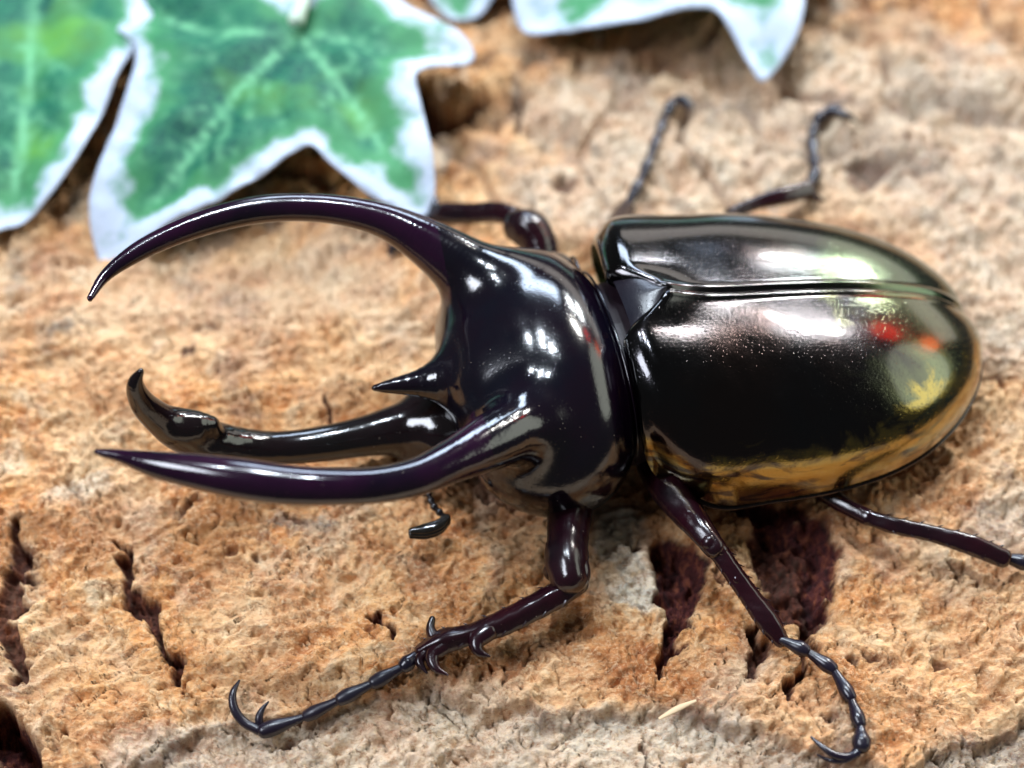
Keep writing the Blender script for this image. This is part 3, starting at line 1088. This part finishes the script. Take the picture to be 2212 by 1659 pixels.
# near hind leg
build_leg(
    [pr(1690, 1000, 60, 0.30), pr(1760, 1045, 50, 0.32), pr(1825, 1092, 34, 0.36), pr(1876, 1118, 34, 0.42)],
    [pr(1872, 1116, 30, 0.42), pr(1920, 1132, 34, 0.42), pr(2010, 1152, 34, 0.40), pr(2100, 1178, 42, 0.36), pr(2165, 1205, 40, 0.26)],
    [ph(2160, 1202, 24, 0.10), ph(2225, 1218, 24, 0.05), ph(2290, 1228, 22, 0.02), ph(2350, 1232, 22), ph(2410, 1228, 22), ph(2480, 1215, 24)],
    [[ph(2480, 1215, 14), ph(2510, 1190, 11, 0.03), ph(2505, 1160, 4, 0.06)], [ph(2480, 1215, 12), ph(2520, 1215, 9, 0.03), ph(2530, 1190, 3, 0.05)]],
    spines=[[pr(2150, 1185, 12, 0.34), pr(2168, 1178, 3, 0.34)]])
# far front leg
build_leg(
    [pr(1172, 560, 62, 0.70), pr(1160, 520, 68, 0.80), pr(1140, 494, 74, 0.85), pr(1120, 486, 66, 0.82)],
    [pr(1112, 468, 40, 0.78), pr(1080, 459, 42, 0.72), pr(1020, 461, 42, 0.58), pr(970, 461, 44, 0.45), pr(945, 460, 38, 0.38)],
    [ph(945, 468, 22, 0.12), ph(925, 480, 22, 0.08), ph(905, 490, 20, 0.06), ph(885, 505, 20, 0.04), ph(866, 520, 20, 0.02), ph(852, 534, 22)],
    [[ph(852, 534, 12), ph(842, 545, 9, 0.02), ph(850, 552, 3, 0.04)]],
    femur_extra=[[pr(1150, 478, 32, 0.86), pr(1168, 510, 30, 0.86), pr(1178, 545, 26, 0.80)]],
    spines=[[pr(946, 458, 28, 0.42), pr(940, 440, 16, 0.45), pr(944, 426, 4, 0.47)], [pr(1010, 474, 24, 0.52), pr(992, 482, 4, 0.48)]])
# far middle leg
build_leg(
    [pr(1360, 560, 70, 0.62), pr(1345, 520, 60, 0.70), pr(1330, 490, 44, 0.72)],
    [pr(1330, 488, 34, 0.70), pr(1340, 470, 34, 0.50), pr(1352, 450, 32, 0.30)],
    [ph(1350, 452, 18, 0.10), ph(1382, 395, 18, 0.07), ph(1402, 348, 16, 0.05), ph(1418, 300, 16, 0.03), ph(1434, 258, 16, 0.01), ph(1452, 222, 18)],
    [[ph(1452, 222, 16), ph(1472, 212, 14, 0.02), ph(1488, 222, 10, 0.04), ph(1496, 234, 4, 0.05)], [ph(1455, 224, 14), ph(1476, 222, 10, 0.02), ph(1484, 236, 4, 0.03)]])
# far hind leg
build_leg(
    [pr(1560, 560, 70, 0.62), pr(1570, 510, 56, 0.60), pr(1580, 475, 44, 0.50)],
    [pr(1578, 462, 26, 0.46), pr(1630, 440, 28, 0.42), pr(1690, 424, 36, 0.36), pr(1745, 410, 34, 0.28)],
    [ph(1748, 408, 20, 0.08), ph(1762, 372, 20, 0.05), ph(1758, 338, 18, 0.03), ph(1754, 305, 18, 0.02), ph(1758, 275, 18), ph(1772, 250, 20)],
    [[ph(1772, 250, 18), ph(1800, 240, 16, 0.02), ph(1830, 250, 12, 0.03), ph(1852, 264, 4, 0.04)], [ph(1775, 252, 14), ph(1795, 232, 10, 0.03), ph(1820, 226, 4, 0.05)]],
    spines=[[pr(1745, 420, 26, 0.24), pr(1780, 434, 4, 0.22)], [pr(1730, 405, 20, 0.3), pr(1738, 388, 4, 0.32)], [pr(1660, 425, 14, 0.38), pr(1668, 414, 4, 0.4)]])


# ---------------------------------------------------------------- leaves
def leaf_material():
    n = Nodes('variegated_ivy_leaf')
    edge = n.attr('edge')          # cm from the leaf's edge
    vein = n.attr('vein')          # 0..1 on a vein
    wob = n.noise(1.6, 4, 0.6)
    wob2 = n.noise(6, 3, 0.6)
    m = n.math('ADD', edge, n.math('MULTIPLY', n.math('SUBTRACT', wob, 0.5), 1.0))
    m = n.math('ADD', m, n.math('MULTIPLY', n.math('SUBTRACT', wob2, 0.5), 0.07))
    core = n.ramp(m, ((0.14, 0.0), (0.34, 1.0)))
    inner = n.ramp(m, ((0.32, 0.0), (0.65, 1.0)))
    cells = n.ramp(n.voronoi(5.0, 'DISTANCE_TO_EDGE'), ((0.0, 1.0), (0.10, 0.0)))
    green = n.mix(n.ramp(n.noise(0.9, 3), ((0.35, 0.0), (0.62, 1.0))), (0.003, 0.060, 0.045), (0.010, 0.120, 0.065))
    green = n.mix(n.ramp(n.noise(0.75, 2, 0.5), ((0.56, 0.0), (0.70, 0.7))), green, (0.12, 0.33, 0.045))
    green = n.mix(n.math('MULTIPLY', cells, 0.32), green, (0.05, 0.25, 0.11))
    green = n.mix(n.math('MULTIPLY', vein, 0.9), green, (0.15, 0.42, 0.22))
    rim = n.mix(inner, (0.05, 0.22, 0.09), green)
    base = n.mix(core, (0.46, 0.53, 0.64), rim)
    n.set(Base_Color=base, Roughness=0.62, IOR=1.3)
    h = n.math('SUBTRACT', n.math('MULTIPLY', n.noise(9, 3), 0.4), n.math('MULTIPLY', cells, 0.5))
    n.bump(h, 0.18, 0.02)
    return n.m


M_LEAF = leaf_material()
M_STEM = Nodes('pale_leaf_stalk').set(Base_Color=(0.55, 0.68, 0.55), Roughness=0.5)


def dist_poly(p, poly, closed=True):
    q = np.vstack([poly, poly[:1]]) if closed else poly
    best = np.full(len(p), 1e9)
    for a, b in zip(q[:-1], q[1:]):
        ab = b - a
        t = np.clip(((p - a) @ ab) / (ab @ ab + 1e-12), 0, 1)
        best = np.minimum(best, np.linalg.norm(p - a - t[:, None] * ab, axis=1))
    return best


def build_leaf(outline, hub, veins, zfun, label, seed, stalk=None, green=1.0):
    """outline in photo pixels (closed, corner points flagged by a third 1), flattened to ground cm before meshing"""
    rng = np.random.default_rng(seed)
    o = np.array([(a[0], a[1]) for a in outline], float)
    # smooth closed curve
    n = len(o)
    pts = []
    for i in range(n):
        p0, p1, p2, p3 = o[i - 1], o[i], o[(i + 1) % n], o[(i + 2) % n]
        L = max(4, int(np.linalg.norm(p2 - p1) / 14))
        for t in np.linspace(0, 1, L, endpoint=False):
            pts.append(0.5 * ((2 * p1) + (-p0 + p2) * t + (2 * p0 - 5 * p1 + 4 * p2 - p3) * t * t + (-p0 + 3 * p1 - 3 * p2 + p3) * t ** 3))
    pts = np.array(pts)
    step = 17.0
    gx, gy = np.meshgrid(np.arange(pts[:, 0].min(), pts[:, 0].max(), step), np.arange(pts[:, 1].min(), pts[:, 1].max(), step * 0.8))
    gi = np.stack([gx.ravel(), gy.ravel()], -1) + rng.normal(size=(gx.size, 2)) * 2.0
    # inside test
    ins = np.zeros(len(gi), bool)
    x, y = gi[:, 0], gi[:, 1]
    for a, b in zip(pts, np.roll(pts, -1, axis=0)):
        c = ((a[1] > y) != (b[1] > y)) & (x < (b[0] - a[0]) * (y - a[1]) / (b[1] - a[1] + 1e-12) + a[0])
        ins ^= c
    gi = gi[ins & (dist_poly(gi, pts) > 7)]
    allp = np.vstack([pts, gi])
    res = delaunay_2d_cdt([Vector(p) for p in allp], [], [list(range(len(pts)))], 1, 1e-4)
    v2 = np.array([(v.x, v.y) for v in res[0]])
    faces = [tuple(f) for f in res[2]]
    W = np.array([P(a, b, 0.6)[:2] for a, b in v2])
    OW = np.array([P(a, b, 0.6)[:2] for a, b in pts])
    edge = dist_poly(W, OW) * green
    veins = list(veins)
    for v in list(veins):
        if v[1] < 0.9:
            continue
        a0, a1 = np.array(v[0][0], float), np.array(v[0][-1], float)
        pl = np.array(v[0], float)
        u = np.r_[0, np.cumsum(np.linalg.norm(np.diff(pl, axis=0), axis=1))]
        for f_ in np.arange(0.22, 0.95, 0.13):
            q = np.array([np.interp(f_ * u[-1], u, pl[:, i]) for i in (0, 1)])
            d_ = (a1 - a0) / (np.linalg.norm(a1 - a0) + 1e-9)
            for sg in (-1, 1):
                an = sg * (0.75 + 0.2 * rng.random())
                e = np.array([d_[0] * math.cos(an) - d_[1] * math.sin(an), d_[0] * math.sin(an) + d_[1] * math.cos(an)])
                ln = u[-1] * (0.34 - 0.2 * f_)
                bend = np.array([-e[1], e[0]]) * sg * -0.12 * ln
                veins.append(([tuple(q), tuple(q + e * ln * 0.5 + bend), tuple(q + e * ln)], 0.55))
    vein = np.zeros(len(W))
    relief = np.zeros(len(W))
    for v in veins:
        vw = np.array([P(a, b, 0.6)[:2] for a, b in v[0]])
        d = dist_poly(W, vw, False)
        vein = np.maximum(vein, np.exp(-(d / (0.040 * v[1])) ** 2) * (1.0 if v[1] > 0.85 else 0.5))
        relief = np.maximum(relief, np.exp(-(d / (0.16 if v[1] < 0.85 else 0.34)) ** 2) * (v[1] if v[1] > 0.85 else 0.3))
    top = np.array([P(a, b, zfun(a, b)) for a, b in v2])
    top[:, 2] += -0.13 * relief + 0.07 * perlin(W[:, 0] * 1.3 + seed, W[:, 1] * 1.3) + 0.014 * perlin(W[:, 0] * 4 + seed, W[:, 1] * 4)
    nv = len(top)
    low = top - np.array([0, 0, 0.022])
    V = np.vstack([top, low])
    # orient upwards
    f2 = []
    for f in faces:
        a, b, c = top[f[0]], top[f[1]], top[f[2]]
        f2.append(f if np.cross(b - a, c - a)[2] > 0 else f[::-1])
    cnt = {}
    for f in f2:
        for i in range(len(f)):
            cnt[(f[i], f[(i + 1) % len(f)])] = 1
    bnd = [(a, b) for (a, b) in cnt if (b, a) not in cnt]
    F = f2 + [tuple(i + nv for i in f[::-1]) for f in f2] + [(b, a, a + nv, b + nv) for a, b in bnd]
    root = bpy.data.objects.new('ivy_leaf', None)
    col.objects.link(root)
    root.empty_display_size = 0.01
    hz = zfun(*hub)
    hp = P(hub[0], hub[1], hz)
    root.location = Vector(hp * CM)
    bpy.context.view_layer.update()
    tag(root, label, 'leaf', 'variegated ivy leaves lying on the bark')
    b = link_mesh('blade', V, F, M_LEAF, root)
    for nm, a in (('edge', edge), ('vein', vein)):
        at = b.data.attributes.new(nm, 'FLOAT', 'POINT')
        at.data.foreach_set('value', np.r_[a, a].astype(np.float32))
    if stalk:
        s = Shape()
        q = [(*(hp + np.array([0, 0, 0.0])), 0.11)] + [(*np.array(k), 0.07) for k in stalk]
        s.tube(q, k=12)
        s.build('stalk', M_STEM, root)
    return root


def dome(hub, tips_r, base, rise, power=2.0):
    def f(px, py):
        r = math.hypot(px - hub[0], (py - hub[1]) * 1.25) / tips_r
        return base + rise * max(-0.1, 1 - r ** power)
    return f


# big leaf beside the far horn
HA = (640, 45)
build_leaf([(40, -20), (150, 18), (225, 45), (288, 88), (285, 160), (258, 240), (215, 350), (192, 440), (200, 520), (226, 566), (262, 552), (330, 500), (430, 445), (540, 388), (620, 335), (668, 310),
            (715, 350), (790, 410), (860, 445), (905, 452), (935, 425), (938, 360), (922, 270), (905, 205), (900, 160), (945, 138), (1010, 120), (1024, 100), (1000, 70), (950, 40), (880, 5), (800, -60),
            (740, -110), (690, -70), (650, -10), (600, -60), (480, -190), (250, -230), (60, -150)],
           HA,
           [([HA, (500, 190), (390, 340), (245, 530)], 1.2), ([HA, (760, 200), (850, 330), (910, 430)], 1.1), ([HA, (800, 80), (1000, 105)], 1.0), ([HA, (450, 60), (260, -10), (80, -60)], 1.1),
            ([(560, 130), (590, 230), (640, 310)], 0.7), ([(500, 190), (470, 300), (480, 390)], 0.6), ([(450, 255), (380, 240), (300, 250)], 0.6), ([(700, 120), (720, 230), (740, 330)], 0.6),
            ([(390, 340), (380, 420), (370, 470)], 0.5), ([(800, 250), (860, 250), (900, 270)], 0.5), ([(560, 50), (450, 120), (330, 130)], 0.6), ([(760, 200), (830, 190), (890, 200)], 0.5)],
           dome(HA, 720, 0.18, 0.95), 'large white edged green ivy leaf behind the beetle\'s far curved horn', 3,
           stalk=[P(660, -10, 1.25), P(700, -90, 1.0), P(760, -200, 0.3), P(800, -260, -0.1)])
# leaf under its left side
HB = (70, -60)
build_leaf([(-60, 500), (10, 476), (45, 468), (110, 415), (170, 340), (215, 250), (262, 150), (300, 90), (330, 20), (300, -60), (200, -120), (60, -150), (-120, -120), (-260, 60), (-220, 260), (-120, 380)],
           HB, [([HB, (62, 120), (42, 260), (15, 450)], 1.1), ([(60, 60), (130, 180), (190, 240)], 0.7), ([HB, (180, 20), (270, 80)], 0.8), ([(60, 140), (-20, 220), (-100, 300)], 0.6), ([(50, 230), (100, 300), (110, 370)], 0.5)],
           dome(HB, 680, 0.36, 0.50), 'ivy leaf partly covered by the larger leaf', 8, stalk=[P(90, -110, 0.5), P(130, -200, 0.1), P(150, -240, -0.15)])
# leaf on the far right with a long white tip
HC = (1500, -170)
build_leaf([(1100, -60), (1112, 20), (1140, 62), (1200, 66), (1290, 60), (1400, 38), (1500, 14), (1545, 8), (1580, 50), (1620, 120), (1648, 162), (1680, 135), (1722, 75), (1738, 10), (1745, -60), (1830, -120), (1900, -220),
            (1780, -300), (1600, -330), (1500, -260), (1380, -330), (1180, -280), (1090, -170)],
           HC, [([HC, (1590, -60), (1640, 60), (1648, 140)], 1.0), ([HC, (1350, -80), (1150, 30)], 1.0), ([HC, (1700, -220), (1840, -220)], 1.0), ([HC, (1350, -240), (1200, -250)], 1.0)],
           dome(HC, 560, 0.25, 0.75), 'ivy leaf with a long pointed white tip above the wing cases', 5, green=0.5, stalk=[P(1510, -240, 0.9), P(1520, -330, 0.2), P(1525, -360, -0.1)])
# small leaf whose green tip just shows between the two
HD = (990, -120)
build_leaf([(930, -10), (975, 26), (1030, 24), (1062, -8), (1090, -60), (1080, -150), (1000, -190), (900, -150), (890, -70)],
           HD, [([HD, (990, -40), (1000, 10)], 0.9), ([HD, (930, -60)], 0.7), ([HD, (1060, -60)], 0.7)],
           dome(HD, 260, 0.12, 0.3), 'small green leaf tip between two larger ivy leaves', 12, stalk=[P(985, -180, 0.3), P(980, -230, -0.1)])

# ---------------------------------------------------------------- small loose bits
M_STRAW = Nodes('dry_straw').set(Base_Color=(0.62, 0.45, 0.27), Roughness=0.7)
M_CRUMB = Nodes('wood_crumb').set(Base_Color=(0.60, 0.33, 0.16), Roughness=0.8)
s = Shape()
a, b, c = PH(1425, 1552, 0.03), PH(1465, 1530, 0.035), PH(1502, 1514, 0.04)
s.tube([(*a, 0.016), (*b, 0.03), (*c, 0.014)], k=8, flat=0.5)
tag(s.build('splinter', M_STRAW), 'thin pale splinter of wood lying on the bark ledge', 'splinter')
s = Shape()
a, b = PM(1388, 672), PM(1398, 656)
s.tube([(*a, 0.030), (*b, 0.034)], n=6, k=7, flat=0.7)
tag(s.build('wood_crumb', M_CRUMB), 'tiny orange crumb of wood stuck between pronotum and wing cases', 'crumb')
